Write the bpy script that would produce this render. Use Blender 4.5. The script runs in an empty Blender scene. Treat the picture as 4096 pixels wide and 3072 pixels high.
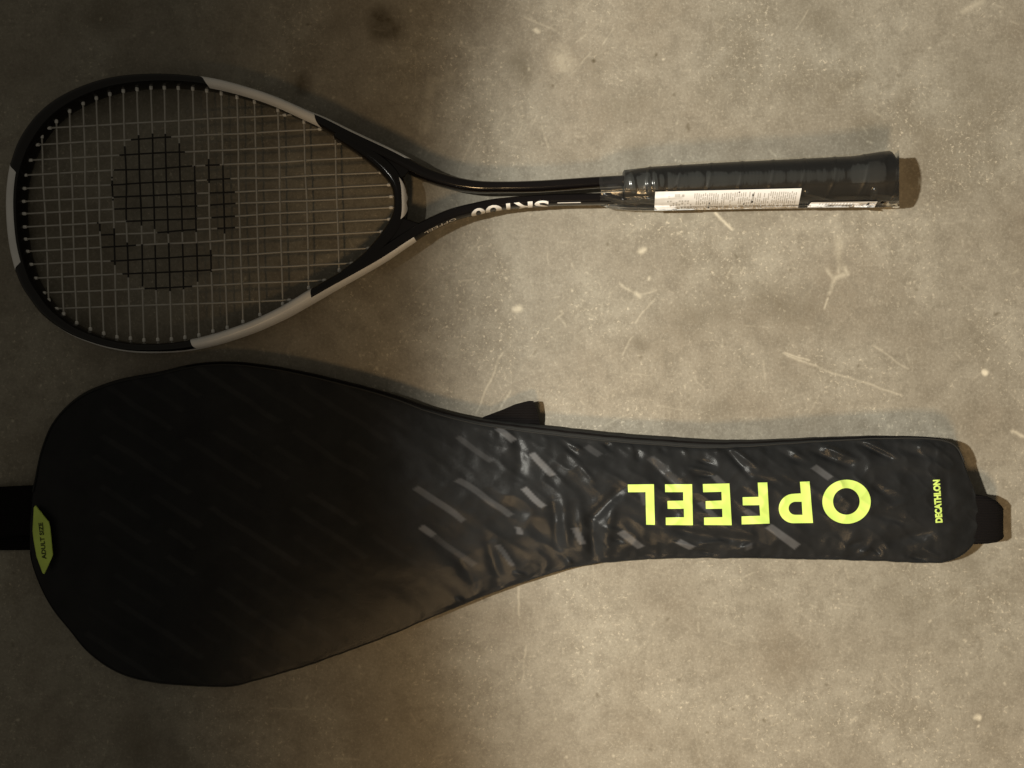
import bpy, bmesh, math, random
import numpy as np
from mathutils import Vector, Matrix
random.seed(7)
rng = np.random.RandomState(11)

# ------------------------------------------------------------------ camera, world, lamps, exposure
S = 0.000198                    # metres on the floor for one pixel of the 4096 px wide photograph
H = 0.613                       # camera height above the floor
sc = bpy.context.scene
cam_d = bpy.data.cameras.new('camera')
cam = bpy.data.objects.new('camera', cam_d)
sc.collection.objects.link(cam)
cam.location = (0, 0, H)
cam.rotation_euler = (0, 0, 0)
cam_d.sensor_width = 36
cam_d.lens = 36 * H / (4096 * S)
cam_d.clip_start = 0.01
cam_d.clip_end = 50
sc.camera = cam

w = bpy.data.worlds.new('World')
sc.world = w
w.use_nodes = True
bgn = w.node_tree.nodes['Background']
bgn.inputs[0].default_value = (1.0, 0.91, 0.73, 1)
bgn.inputs[1].default_value = 0.094

def spot(name, loc, x_edge, half, power, col, blend, radius):
    # a lamp whose beam is cut off towards the left: the rim of its cone crosses the floor near x = x_edge
    d = bpy.data.lights.new(name, 'SPOT')
    d.energy = power; d.color = col
    d.spot_size = math.radians(2*half); d.spot_blend = blend
    d.shadow_soft_size = radius
    o = bpy.data.objects.new(name, d)
    sc.collection.objects.link(o)
    o.location = loc
    d0 = Vector((x_edge-loc[0], -loc[1], -loc[2])).normalized()
    n = d0.cross(Vector((0, 1, 0))).normalized()
    if n.x < 0: n = -n
    ax = d0*math.cos(math.radians(half)) + n*math.sin(math.radians(half))
    o.rotation_euler = ax.to_track_quat('-Z', 'Y').to_euler()
    return o
# ceiling lamp behind the photographer on the left, and a weaker warm one towards the bottom of the picture
spot('ceiling_lamp', (-0.95, 0.08, 1.35), -0.092, 45, 186, (1.0, 0.968, 0.865), 0.16, 0.026)
spot('warm_lamp', (-0.20, -1.45, 1.78), -0.112, 45, 92, (1.0, 0.66, 0.32), 0.03, 0.19)

sc.view_settings.view_transform = 'Standard'
sc.view_settings.look = 'None'
sc.view_settings.exposure = 0
sc.view_settings.gamma = 1

# ------------------------------------------------------------------ helpers
def P(px, py, z):
    k = S * (H - z) / H
    return ((px - 2048) * k, (1536 - py) * k, z)

def link(o, parent=None):
    sc.collection.objects.link(o)
    if parent is not None:
        o.parent = parent
    return o

def mesh_obj(name, verts, faces, mat, parent=None, smooth=True):
    me = bpy.data.meshes.new(name)
    me.from_pydata([tuple(map(float, v)) for v in verts], [], faces)
    me.update()
    if smooth:
        me.polygons.foreach_set('use_smooth', [True] * len(me.polygons))
    for m in (mat if isinstance(mat, (list, tuple)) else [mat]):
        me.materials.append(m)
    return link(bpy.data.objects.new(name, me), parent)

def grid_faces(nu, nv, closed_v=False, off=0):
    f = []
    for i in range(nu - 1):
        for j in range(nv if closed_v else nv - 1):
            j2 = (j + 1) % nv
            f.append((off + i*nv + j, off + i*nv + j2, off + (i+1)*nv + j2, off + (i+1)*nv + j))
    return f

def fix_normals(o):
    bm = bmesh.new(); bm.from_mesh(o.data)
    bmesh.ops.recalc_face_normals(bm, faces=bm.faces)
    bm.to_mesh(o.data); bm.free()
    return o

def catmull(pts, step):
    """dense resample of a polyline of n-tuples with a centripetal-ish Catmull-Rom spline"""
    p = np.array(pts, float)
    p = np.vstack([2*p[0]-p[1], p, 2*p[-1]-p[-2]])
    out = []
    for i in range(1, len(p)-2):
        n = max(2, int(np.linalg.norm(p[i+1][:2]-p[i][:2]) / step))
        for k in range(n):
            t = k / n
            out.append(0.5*((2*p[i]) + (-p[i-1]+p[i+1])*t + (2*p[i-1]-5*p[i]+4*p[i+1]-p[i+2])*t*t
                            + (-p[i-1]+3*p[i]-3*p[i+1]+p[i+2])*t**3))
    out.append(p[-2])
    return np.array(out)

def vnoise(x, y, seed=0):
    """smooth value noise in -1..1 (numpy)"""
    x = np.asarray(x, float); y = np.asarray(y, float)
    xi = np.floor(x).astype(np.int64); yi = np.floor(y).astype(np.int64)
    fx = x - xi; fy = y - yi
    fx = fx*fx*fx*(fx*(fx*6-15)+10); fy = fy*fy*fy*(fy*(fy*6-15)+10)
    def h(a, b):
        n = (a*374761393 + b*668265263 + seed*974634777) & 0x7fffffff
        n = ((n ^ (n >> 13)) * 1274126177) & 0x7fffffff
        n = (n ^ (n >> 16)) & 0xffff
        return n / 32767.5 - 1
    a = h(xi, yi); b = h(xi+1, yi); c = h(xi, yi+1); d = h(xi+1, yi+1)
    return (a*(1-fx)+b*fx)*(1-fy) + (c*(1-fx)+d*fx)*fy

def seg_dist(x, y, a, b):
    bx, by = b[0]-a[0], b[1]-a[1]
    t = np.clip(((x-a[0])*bx + (y-a[1])*by) / (bx*bx+by*by), 0, 1)
    return np.hypot(x-a[0]-t*bx, y-a[1]-t*by), t

# ------------------------------------------------------------------ materials
def new_mat(name):
    m = bpy.data.materials.new(name); m.use_nodes = True
    return m, m.node_tree.nodes, m.node_tree.links

def principled(name, col, rough=0.5, spec=0.5, bump=None, coat=0.0, sheen=0.0, var=None):
    m, N, L = new_mat(name)
    b = N['Principled BSDF']
    b.inputs['Base Color'].default_value = (*col, 1)
    b.inputs['Roughness'].default_value = rough
    b.inputs['Specular IOR Level'].default_value = spec
    b.inputs['Coat Weight'].default_value = coat
    b.inputs['Coat Roughness'].default_value = 0.12
    b.inputs['Sheen Weight'].default_value = sheen
    tc = N.new('ShaderNodeTexCoord')
    if bump:
        scale, strength, dist = bump
        n = N.new('ShaderNodeTexNoise'); n.inputs['Scale'].default_value = scale; n.inputs['Detail'].default_value = 4
        L.new(tc.outputs['Object'], n.inputs['Vector'])
        bp = N.new('ShaderNodeBump'); bp.inputs['Strength'].default_value = strength; bp.inputs['Distance'].default_value = dist
        L.new(n.outputs['Fac'], bp.inputs['Height']); L.new(bp.outputs['Normal'], b.inputs['Normal'])
    if var:
        scale, amt = var
        n = N.new('ShaderNodeTexNoise'); n.inputs['Scale'].default_value = scale; n.inputs['Detail'].default_value = 5
        L.new(tc.outputs['Object'], n.inputs['Vector'])
        mr = N.new('ShaderNodeMapRange'); mr.inputs['From Min'].default_value = 0.3; mr.inputs['From Max'].default_value = 0.7
        mr.inputs['To Min'].default_value = 1-amt; mr.inputs['To Max'].default_value = 1+amt
        L.new(n.outputs['Fac'], mr.inputs['Value'])
        sc_ = N.new('ShaderNodeVectorMath'); sc_.operation = 'SCALE'; sc_.inputs[0].default_value = col
        L.new(mr.outputs['Result'], sc_.inputs['Scale']); L.new(sc_.outputs[0], b.inputs['Base Color'])
    return m

M_frame = principled('black_lacquer', (0.005, 0.004, 0.004), 0.14, 0.45)
M_white = principled('white_lacquer', (0.82, 0.81, 0.80), 0.30, 0.5, var=(60, 0.06))
M_grommet = principled('grommet_plastic', (0.78, 0.76, 0.72), 0.35)
M_string = principled('nylon_string', (0.46, 0.44, 0.40), 0.35)
M_stencil = principled('black_stencil_ink', (0.010, 0.008, 0.007), 0.6)
M_grip = principled('black_grip_wrap', (0.026, 0.028, 0.028), 0.42, 0.35, bump=(900, 0.25, 0.0004))
M_rubber = principled('black_rubber', (0.014, 0.014, 0.013), 0.5, 0.4)
M_gusset = principled('black_gusset_cloth', (0.018, 0.018, 0.017), 0.75, 0.3, bump=(2500, 0.5, 0.0004))
M_web = principled('black_webbing', (0.006, 0.005, 0.005), 0.9, 0.10, bump=(2200, 0.8, 0.0006))
_n, _l = M_web.node_tree.nodes, M_web.node_tree.links
_w = _n.new('ShaderNodeTexWave'); _w.bands_direction = 'Y'; _w.inputs['Scale'].default_value = 160; _w.inputs['Distortion'].default_value = 0.6
_l.new([q for q in _n if q.type == 'TEX_COORD'][0].outputs['Object'], _w.inputs['Vector'])
_b = _n.new('ShaderNodeBump'); _b.inputs['Strength'].default_value = 0.6; _b.inputs['Distance'].default_value = 0.0006
_l.new(_w.outputs['Fac'], _b.inputs['Height']); _l.new([q for q in _n if q.type == 'BUMP'][0].outputs[0], _b.inputs['Normal'])
_l.new(_b.outputs[0], _n['Principled BSDF'].inputs['Normal'])
M_lime = principled('lime_print', (0.58, 0.77, 0.17), 0.5, 0.4, var=(25, 0.05))
M_limetag = principled('lime_rubber_tag', (0.66, 0.86, 0.15), 0.5, 0.4, var=(60, 0.10))
M_darkprint = principled('dark_green_print', (0.05, 0.07, 0.01), 0.6)
M_paper = principled('white_paper', (0.76, 0.755, 0.75), 0.45, 0.4, var=(40, 0.04))
M_ink = principled('black_ink', (0.05, 0.05, 0.05), 0.6)
M_greyink = principled('grey_ink', (0.45, 0.44, 0.42), 0.6)
M_letter = principled('white_print', (0.75, 0.72, 0.68), 0.4)

# clear thin plastic
M_clear, N, L = new_mat('clear_film')
N.remove(N['Principled BSDF'])
tr = N.new('ShaderNodeBsdfTransparent'); tr.inputs[0].default_value = (0.90, 0.885, 0.85, 1)
gl = N.new('ShaderNodeBsdfGlossy'); gl.inputs['Roughness'].default_value = 0.20; gl.inputs[0].default_value = (1, 1, 1, 1)
df = N.new('ShaderNodeBsdfDiffuse'); df.inputs[0].default_value = (0.6, 0.6, 0.6, 1)
fr = N.new('ShaderNodeFresnel'); fr.inputs['IOR'].default_value = 1.5
tc = N.new('ShaderNodeTexCoord')
mp = N.new('ShaderNodeMapping'); mp.inputs['Scale'].default_value = (110, 14, 14)
nz = N.new('ShaderNodeTexNoise'); nz.inputs['Scale'].default_value = 1.0; nz.inputs['Detail'].default_value = 3
L.new(tc.outputs['Object'], mp.inputs['Vector']); L.new(mp.outputs[0], nz.inputs['Vector'])
bp = N.new('ShaderNodeBump'); bp.inputs['Strength'].default_value = 0.09; bp.inputs['Distance'].default_value = 0.003
L.new(nz.outputs['Fac'], bp.inputs['Height'])
L.new(bp.outputs['Normal'], gl.inputs['Normal']); L.new(bp.outputs['Normal'], fr.inputs['Normal'])
mx0 = N.new('ShaderNodeMixShader'); mx0.inputs[0].default_value = 0.015
L.new(tr.outputs[0], mx0.inputs[1]); L.new(df.outputs[0], mx0.inputs[2])
mx = N.new('ShaderNodeMixShader')
L.new(fr.outputs[0], mx.inputs[0]); L.new(mx0.outputs[0], mx.inputs[1]); L.new(gl.outputs[0], mx.inputs[2])
L.new(mx.outputs[0], N['Material Output'].inputs['Surface'])

# satin nylon of the cover: black with a woven tone-on-tone dash print (point attribute "dash")
M_nylon, N, L = new_mat('black_satin_nylon')
b = N['Principled BSDF']
at = N.new('ShaderNodeAttribute'); at.attribute_name = 'dash'
mixc = N.new('ShaderNodeMix'); mixc.data_type = 'RGBA'
mixc.inputs[6].default_value = (0.0175, 0.018, 0.0185, 1); mixc.inputs[7].default_value = (0.10, 0.10, 0.103, 1)
L.new(at.outputs['Fac'], mixc.inputs[0])
tc = N.new('ShaderNodeTexCoord')
n1 = N.new('ShaderNodeTexNoise'); n1.inputs['Scale'].default_value = 45; n1.inputs['Detail'].default_value = 6; n1.inputs['Roughness'].default_value = 0.6
n2 = N.new('ShaderNodeTexNoise'); n2.inputs['Scale'].default_value = 2600; n2.inputs['Detail'].default_value = 2
L.new(tc.outputs['Object'], n1.inputs['Vector']); L.new(tc.outputs['Object'], n2.inputs['Vector'])
mr = N.new('ShaderNodeMapRange'); mr.inputs[1].default_value = 0.3; mr.inputs[2].default_value = 0.72; mr.inputs[3].default_value = 0.78; mr.inputs[4].default_value = 1.22
L.new(n1.outputs['Fac'], mr.inputs[0])
vs = N.new('ShaderNodeVectorMath'); vs.operation = 'SCALE'
L.new(mixc.outputs[2], vs.inputs[0]); L.new(mr.outputs[0], vs.inputs['Scale']); L.new(vs.outputs[0], b.inputs['Base Color'])
b.inputs['Roughness'].default_value = 0.27
b.inputs['Specular IOR Level'].default_value = 0.13
b1 = N.new('ShaderNodeBump'); b1.inputs['Strength'].default_value = 0.10; b1.inputs['Distance'].default_value = 0.004
L.new(n1.outputs['Fac'], b1.inputs['Height'])
b2 = N.new('ShaderNodeBump'); b2.inputs['Strength'].default_value = 0.35; b2.inputs['Distance'].default_value = 0.0003
L.new(n2.outputs['Fac'], b2.inputs['Height']); L.new(b1.outputs[0], b2.inputs['Normal']); L.new(b2.outputs[0], b.inputs['Normal'])

# ------------------------------------------------------------------ the concrete floor
def floor_material():
    m, N, L = new_mat('worn_concrete')
    b = N['Principled BSDF']
    tc = N.new('ShaderNodeTexCoord')
    co = tc.outputs['Object']
    def noise(scale, detail=4, rough=0.55, dist=0.0):
        n = N.new('ShaderNodeTexNoise'); n.inputs['Scale'].default_value = scale; n.noise_dimensions = '2D'
        n.inputs['Detail'].default_value = detail; n.inputs['Roughness'].default_value = rough
        n.inputs['Distortion'].default_value = dist
        L.new(co, n.inputs['Vector'])
        return n.outputs['Fac']
    def maprange(v, a, bb, c, d):
        n = N.new('ShaderNodeMapRange')
        for i, q in zip((1, 2, 3, 4), (a, bb, c, d)): n.inputs[i].default_value = q
        L.new(v, n.inputs[0]); return n.outputs[0]
    def math_(op, a, c=None, val=None):
        n = N.new('ShaderNodeMath'); n.operation = op
        L.new(a, n.inputs[0])
        if c is not None: L.new(c, n.inputs[1])
        elif val is not None: n.inputs[1].default_value = val
        return n.outputs[0]
    def mix(f, a, c):
        n = N.new('ShaderNodeMix'); n.data_type = 'RGBA'
        L.new(f, n.inputs[0])
        for s_, i in ((a, 6), (c, 7)):
            if isinstance(s_, tuple): n.inputs[i].default_value = (*s_, 1)
            else: L.new(s_, n.inputs[i])
        return n.outputs[2]
    def attr(nm):
        n = N.new('ShaderNodeAttribute'); n.attribute_name = nm
        return n.outputs['Fac']
    n_big = noise(3.2, 3, 0.6)
    n_mid = noise(13, 5, 0.62, 0.3)
    n_fine = noise(75, 5, 0.7)
    n_grain = noise(430, 3, 0.75)
    n_fleck = noise(280, 3, 0.75)
    base = mix(maprange(n_mid, 0.30, 0.70, 0, 1), (0.208, 0.180, 0.138), (0.314, 0.284, 0.228))
    base = mix(maprange(n_big, 0.40, 0.66, 0, 0.6), base, (0.290, 0.272, 0.224))
    base = mix(maprange(n_big, 0.30, 0.46, 0.45, 0), base, (0.262, 0.225, 0.172))
    n_blot = noise(7.0, 6, 0.68)
    base = mix(maprange(n_blot, 0.52, 0.68, 0, 0.58), base, (0.158, 0.134, 0.096))
    base = mix(maprange(n_fine, 0.34, 0.56, 0.48, 0), base, (0.165, 0.145, 0.112))
    base = mix(maprange(n_grain, 0.52, 0.78, 0, 0.38), base, (0.44, 0.41, 0.335))
    base = mix(maprange(n_grain, 0.24, 0.42, 0.45, 0), base, (0.14, 0.122, 0.092))
    fl = math_('MULTIPLY', maprange(n_fleck, 0.60, 0.71, 0, 0.65), maprange(n_mid, 0.42, 0.60, 0.10, 1))
    base = mix(fl, base, (0.56, 0.50, 0.39))
    base = mix(math_('MULTIPLY', attr('stain'), maprange(n_fine, 0.35, 0.6, 0.55, 1.0)), base, (0.075, 0.058, 0.032))
    base = mix(math_('MULTIPLY', attr('scuff'), maprange(n_fine, 0.30, 0.50, 0.45, 1.0)), base, (0.66, 0.60, 0.47))
    L.new(base, b.inputs['Base Color'])
    b.inputs['Roughness'].default_value = 0.55
    b.inputs['Specular IOR Level'].default_value = 0.35
    bp = N.new('ShaderNodeBump'); bp.inputs['Strength'].default_value = 0.30; bp.inputs['Distance'].default_value = 0.0012
    L.new(n_fine, bp.inputs['Height']); L.new(bp.outputs[0], b.inputs['Normal'])
    return m
# one sheet: a fine grid where the marks lie, a few long cells out to the rim
gx = np.concatenate([[-2.5, -1.2, -0.6], np.linspace(-0.43, 0.43, 1050), [0.6, 1.2, 2.5]])
gy = np.concatenate([[-2.5, -1.2, -0.6], np.linspace(-0.33, 0.33, 806), [0.6, 1.2, 2.5]])
FX, FY = np.meshgrid(gx, gy, indexing='ij')
fpx = FX/S+2048; fpy = 1536-FY/S
wobx = fpx + 14*vnoise(fpx/60, fpy/60, 81) + 5*vnoise(fpx/17, fpy/17, 83)
woby = fpy + 14*vnoise(fpx/60, fpy/60, 82) + 5*vnoise(fpx/17, fpy/17, 84)
def marks(lst, wx_, wy_, soft_min=0.0):
    A_ = np.zeros_like(FX)
    for a, c, wd, sf, g in lst:
        r = wd+sf+30
        i0, i1 = np.searchsorted(gx, [(min(a[0], c[0])-r-2048)*S, (max(a[0], c[0])+r-2048)*S])
        j0, j1 = np.searchsorted(gy, [(1536-max(a[1], c[1])-r)*S, (1536-min(a[1], c[1])+r)*S])
        if i1 <= i0 or j1 <= j0: continue
        sl = (slice(i0, i1), slice(j0, j1))
        d, t = seg_dist(wx_[sl], wy_[sl], a, c)
        A_[sl] = np.maximum(A_[sl], g*np.clip((wd+sf-d)/(2*sf), 0, 1))
    return A_
stains = [((1535, 85), (1545, 110), 55, 35, 1.0), ((2080, 250), (2090, 290), 40, 40, .6), ((1350, 75), (1330, 110), 25, 35, .4),
          ((2780, 1270), (2900, 1240), 60, 60, .35), ((3060, 1180), (3160, 1240), 50, 50, .5), ((2560, 1370), (2570, 1385), 20, 22, .55),
          ((1600, 1140), (1640, 1200), 60, 80, .35), ((2960, 330), (3000, 300), 50, 60, .35), ((1205, 310), (1225, 350), 22, 22, .9), ((3240, 60), (3330, 110), 60, 60, .3),
          ((3570, 2400), (3650, 2430), 45, 60, .3), ((2480, 420), (2560, 400), 60, 60, .3), ((520, 2960), (560, 3000), 60, 60, .4), ((370, 90), (420, 80), 40, 50, .4),
          ((2400, 250), (2380, 300), 40, 50, .3), ((2540, 590), (2560, 640), 30, 40, .35), ((3480, 520), (3520, 560), 40, 40, .3), ((2370, 240), (2374, 244), 7, 5, .9), ((2625, 215), (2630, 218), 6, 5, .9)]
fr_ = random.Random(3)
for k in range(90):
    x, y = fr_.uniform(0, 4096), fr_.uniform(0, 3072)
    stains.append(((x, y), (x+fr_.uniform(-8, 8), y+fr_.uniform(-8, 8)), fr_.uniform(2, 6), 5, fr_.uniform(.3, .8)))
for k in range(45):
    x, y = fr_.uniform(0, 4096), fr_.uniform(0, 3072); r = fr_.uniform(15, 55)
    stains.append(((x, y), (x+fr_.uniform(-60, 60), y+fr_.uniform(-60, 60)), r, r*1.1, fr_.uniform(.12, .38)))
scuffs = [((2478, 1132), (2548, 1178), 2.5, 4, .6), ((2540, 1172), (2555, 1182), 8, 6, .5), ((2548, 1178), (2625, 1160), 2, 4, .3), ((2860, 850), (2930, 915), 4, 4, .9),
          ((3130, 1412), (3330, 1490), 2, 4, .55), ((3330, 1490), (3612, 1580), 1.5, 4, .5), ((3490, 1382), (3632, 1475), 1.5, 4, .5), ((3140, 1410), (3240, 1440), 3, 3, .5),
          ((3355, 955), (3362, 1065), 8, 18, .35), ((3340, 1112), (3378, 1100), 6, 9, .5), ((3380, 1070), (3390, 1096), 4, 8, .5), ((3312, 1080), (3330, 1112), 4, 8, .45), ((3352, 1070), (3356, 1090), 5, 6, .4), ((3336, 1118), (3318, 1170), 5, 8, .5),
          ((3312, 1190), (3298, 1230), 3, 3, .5), ((3936, 1490), (3942, 1494), 11, 5, 1.0), ((3905, 2866), (3915, 2868), 10, 6, .9), ((2560, 1005), (2575, 995), 9, 7, .6),
          ((2010, 1410), (1905, 1650), 2, 4, .45), ((2040, 1560), (1990, 1660), 2, 4, .35), ((2062, 1238), (2078, 1232), 12, 8, .6), ((2240, 230), (2255, 260), 28, 40, .35),
          ((1700, 520), (1725, 330), 8, 20, .22), ((1725, 330), (1800, 300), 8, 20, .20), ((2075, 2350), (2078, 2460), 3, 4, .35), ((4050, 1720), (4096, 1745), 5, 5, .6),
          ((3855, 45), (3925, 10), 6, 14, .35), ((2140, 118), (2150, 125), 7, 6, .6), ((2530, 1345), (2490, 1420), 2, 4, .45), ((2620, 1190), (2540, 1290), 2, 4, .4)]
for k in range(380):
    x, y = fr_.uniform(900, 4096), fr_.uniform(0, 3072); an = fr_.choice([0.7, -0.8, 1.5, 0.1])+fr_.gauss(0, .45); l = fr_.uniform(6, 50) if fr_.random() < .9 else fr_.uniform(60, 150)
    scuffs.append(((x, y), (x+l*math.cos(an), y+l*math.sin(an)), fr_.uniform(1.0, 2.4), 3.5, fr_.uniform(.08, .32)))
for k in range(130):
    x, y = fr_.uniform(0, 4096), fr_.uniform(0, 3072)
    scuffs.append(((x, y), (x+fr_.uniform(-5, 5), y+fr_.uniform(-5, 5)), fr_.uniform(1.5, 4.5), 3.5, fr_.uniform(.2, .7)))
nf, mf = FX.shape
fme = bpy.data.meshes.new('floor')
idx = np.arange(nf*mf).reshape(nf, mf)
quads = np.stack([idx[:-1, :-1], idx[1:, :-1], idx[1:, 1:], idx[:-1, 1:]], -1).reshape(-1)
fme.vertices.add(nf*mf); fme.vertices.foreach_set('co', np.stack([FX, FY, np.zeros_like(FX)], -1).reshape(-1).astype(np.float32))
nq = len(quads)//4
fme.loops.add(len(quads)); fme.loops.foreach_set('vertex_index', quads.astype(np.int32))
fme.polygons.add(nq); fme.polygons.foreach_set('loop_start', (np.arange(nq)*4).astype(np.int32))
fme.update(calc_edges=True)
for nm, lst in (('stain', stains), ('scuff', scuffs)):
    at = fme.attributes.new(nm, 'FLOAT', 'POINT')
    at.data.foreach_set('value', marks(lst, wobx if nm == 'stain' else fpx+(wobx-fpx)*.3, woby if nm == 'stain' else fpy+(woby-fpy)*.3).reshape(-1).astype(np.float32))
fme.materials.append(floor_material())
fl = link(bpy.data.objects.new('floor', fme))
fl['kind'] = 'structure'
fl['label'] = 'worn beige-grey concrete floor with scratches, pale flecks and stains'

# ------------------------------------------------------------------ sweeps along a plan path
class Sweep:
    """closed profile carried along a plan path given in photo pixels (x, y, width); z centre / half depth as functions of px x"""
    def __init__(self, pts, zc, hd, step=9, nprof=28, expo=2.6):
        d = catmull(pts, step)
        self.px = d
        W = np.array([P(x, y, zc(x)+0.0035)[:2]+(zc(x),) for x, y, _ in d])
        self.c = W
        self.hw = np.array([wd*S*(H-zc(x))/H*0.5*(0.86 if x < 1250 else 0.86+0.14*min(1, (x-1250)/300)) for x, y, wd in d])
        self.hd = np.array([hd(x) for x, y, wd in d])
        t = np.gradient(W[:, :2], axis=0); t /= np.linalg.norm(t, axis=1)[:, None]
        self.lat = np.stack([-t[:, 1], t[:, 0]], 1)      # left of travel
        self.n = len(d); self.nprof = nprof; self.expo = expo
    def prof(self, th):
        e = 2.0/self.expo
        c, s = math.cos(th), math.sin(th)
        return math.copysign(abs(c)**e, c), math.copysign(abs(s)**e, s)
    def at(self, i, th, off=0.0, k=0.0):
        i = min(max(i, 0), self.n-1.0001); a = int(i); f = i-a
        g = lambda q: q[a]*(1-f)+q[a+1]*f
        u, v = self.prof(th)
        hw = g(self.hw)+off; hd = g(self.hd)+off
        c = g(self.c); l = g(self.lat)
        return (c[0]+l[0]*u*hw, c[1]+l[1]*u*hw, c[2]+v*hd)
    def idx(self, px, py):
        return int(np.argmin((self.px[:, 0]-px)**2 + (self.px[:, 1]-py)**2))
    def mesh(self, name, mat, parent, caps=True):
        th = [2*math.pi*k/self.nprof for k in range(self.nprof)]
        v = [self.at(i, t) for i in range(self.n) for t in th]
        f = grid_faces(self.n, self.nprof, True)
        if caps:
            f.append(tuple(range(self.nprof))); f.append(tuple((self.n-1)*self.nprof+k for k in reversed(range(self.nprof))))
        return fix_normals(mesh_obj(name, v, f, mat, parent))
    def patch(self, name, mat, parent, i0, i1, th0, th1, slant0=0, slant1=0, off=0.00022, nv=14, edge=None):
        """strip of paint lying on the sweep, i = station, th = angle across; slants shift the ends across the strip"""
        nu = max(8, int(abs(i1-i0)))
        v = []
        for a in range(nu+1):
            u = a/nu
            for b_ in range(nv+1):
                q = b_/nv
                lo = th0; hi = th1
                if edge: lo, hi = edge(u)
                s0 = i0 + slant0(q) if callable(slant0) else i0 + slant0*q
                s1 = i1 + slant1(q) if callable(slant1) else i1 + slant1*q
                v.append(self.at(s0+(s1-s0)*u, lo+(hi-lo)*q, off))
        return fix_normals(mesh_obj(name, v, grid_faces(nu+1, nv+1), mat, parent))

# ------------------------------------------------------------------ squash racket
racket = bpy.data.objects.new('squash_racket', None); link(racket)
racket['label'] = 'black and white strung squash racket with plastic-wrapped grip, lying above the cover'
racket['category'] = 'racket'
zc = lambda x: 0.0105 + 0.0075*max(0, (x-40))/3550
def hd(x):
    if x < 1300: return 0.0098
    if x < 2000: return 0.0098 - (x-1300)/700*0.0035
    return 0.0063
hair = [(2560, 717, 42), (2401, 725, 42), (2162, 741, 43), (2003, 745, 42), (1900, 743, 46), (1804, 727, 50), (1714, 699, 52), (1646, 667, 54), (1567, 626, 56),
        (1409, 551, 56), (1298, 494, 52), (1228, 464, 47), (1121, 416, 45), (1024, 381, 44), (890, 344, 46), (773, 325, 46), (633, 318, 49), (490, 329, 54), (377, 357, 56),
        (264, 409, 60), (180, 475, 62), (118, 558, 64), (84, 635, 62), (66, 710, 58), (58, 803, 58), (62, 911, 58), (76, 1010, 58), (108, 1118, 60), (150, 1188, 60),
        (205, 1254, 56), (295, 1319, 51), (407, 1364, 47), (518, 1387, 46), (630, 1391, 44), (745, 1381, 46), (860, 1356, 48), (982, 1316, 48), (1052, 1287, 50),
        (1146, 1241, 52), (1250, 1180, 56), (1322, 1138, 54), (1428, 1077, 54), (1522, 1020, 56), (1630, 948, 54), (1710, 900, 50), (1800, 859, 48), (1890, 834, 46), (2003, 812, 44),
        (2193, 797, 44), (2401, 792, 44), (2560, 786, 44)]
F = Sweep(hair, zc, hd)
frame = F.mesh('frame', M_frame, racket)
# lateral unit: travel goes right->left along the top, so "left of travel" is down = inside of the head; th=0 inside, pi/2 up, pi outside
HP = math.pi/2
# tip panel: white over outer two thirds of the top
F.patch('white_panel', M_white, frame, F.idx(70, 660), F.idx(96, 1088), 1.12, math.pi+0.5, slant0=lambda q: 3.5-7*q, slant1=lambda q: -3+6*q)
# upper shoulder panel, full width, with pointed ends, then a thin stripe along the outer edge
i_a, i_b = F.idx(1258, 478), F.idx(773, 325)
F.patch('white_panel', M_white, frame, i_a, i_b, 0.35, math.pi+0.5, slant0=lambda q: -5+9*q, slant1=lambda q: -8+13*q*q)
F.patch('white_stripe', M_white, frame, F.idx(1640, 664), i_a+3, 2.35, math.pi+0.4, slant0=lambda q: 3-5*q, edge=lambda u: (2.02-0.08*u, 3.0))
# lower shoulder panel and its stripe
i_c, i_d = F.idx(800, 1370), F.idx(1262, 1173)
F.patch('white_panel', M_white, frame, i_c, i_d, 0.30, math.pi+0.5, slant0=lambda q: -3+2*q, slant1=lambda q: 1-5*q)
F.patch('white_stripe', M_white, frame, i_d-4, F.idx(1648, 938), 2.2, math.pi+0.4, edge=lambda u: (2.02+0.15*u, math.pi+0.4))
# pale outer side wall along the bottom of the head
F.patch('white_stripe', M_white, frame, F.idx(150, 1188), i_c+3, 2.85, math.pi+0.5, edge=lambda u: (2.75-0.55*math.sin(math.pi*min(1, u*1.15))**0.7, math.pi+0.8))

# throat bridge
bridge_pts = [(1345, 540, 40), (1425, 583, 52), (1500, 632, 62), (1558, 684, 64), (1592, 738, 60), (1602, 800, 56), (1597, 860, 58), (1570, 918, 62), (1518, 985, 60), (1452, 1046, 50), (1375, 1098, 40)]
B = Sweep(bridge_pts, lambda x: zc(x), lambda x: 0.0085, nprof=24)
bridge = B.mesh('throat_bridge', M_frame, racket)
B.patch('white_panel', M_white, bridge, B.idx(1596, 742), B.idx(1595, 872), 0.4, 1.4, slant0=lambda q: 3-5*q, slant1=lambda q: -3+4*q,
        edge=lambda u: (0.42 + 0.22*math.sin(u*11+1)*0.8, 1.36 - 0.20*(2*u-1)**2))
# web filling between bridge and shoulders
def slab(name, poly, z0, z1, mat, parent):
    n = len(poly)
    v = [P(x, y, z0) for x, y in poly] + [P(x, y, z1) for x, y in poly]
    f = [tuple(range(n)), tuple(range(2*n-1, n-1, -1))] + [(i, (i+1) % n, n+(i+1) % n, n+i) for i in range(n)]
    o = mesh_obj(name, v, f, mat, parent, smooth=False)
    fix_normals(o)
    md = o.modifiers.new('bevel', 'BEVEL'); md.width = 0.0015; md.segments = 3; md.limit_method = 'ANGLE'
    return o
slab('throat_web', [(1400, 560), (1500, 598), (1600, 650), (1640, 680), (1622, 705), (1590, 722), (1540, 672), (1470, 612)], 0.008, 0.0205, M_frame, bridge)
slab('throat_web', [(1415, 1070), (1490, 1000), (1560, 915), (1604, 868), (1640, 880), (1690, 896), (1650, 925), (1560, 995), (1490, 1045)], 0.008, 0.0205, M_frame, bridge)

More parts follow.
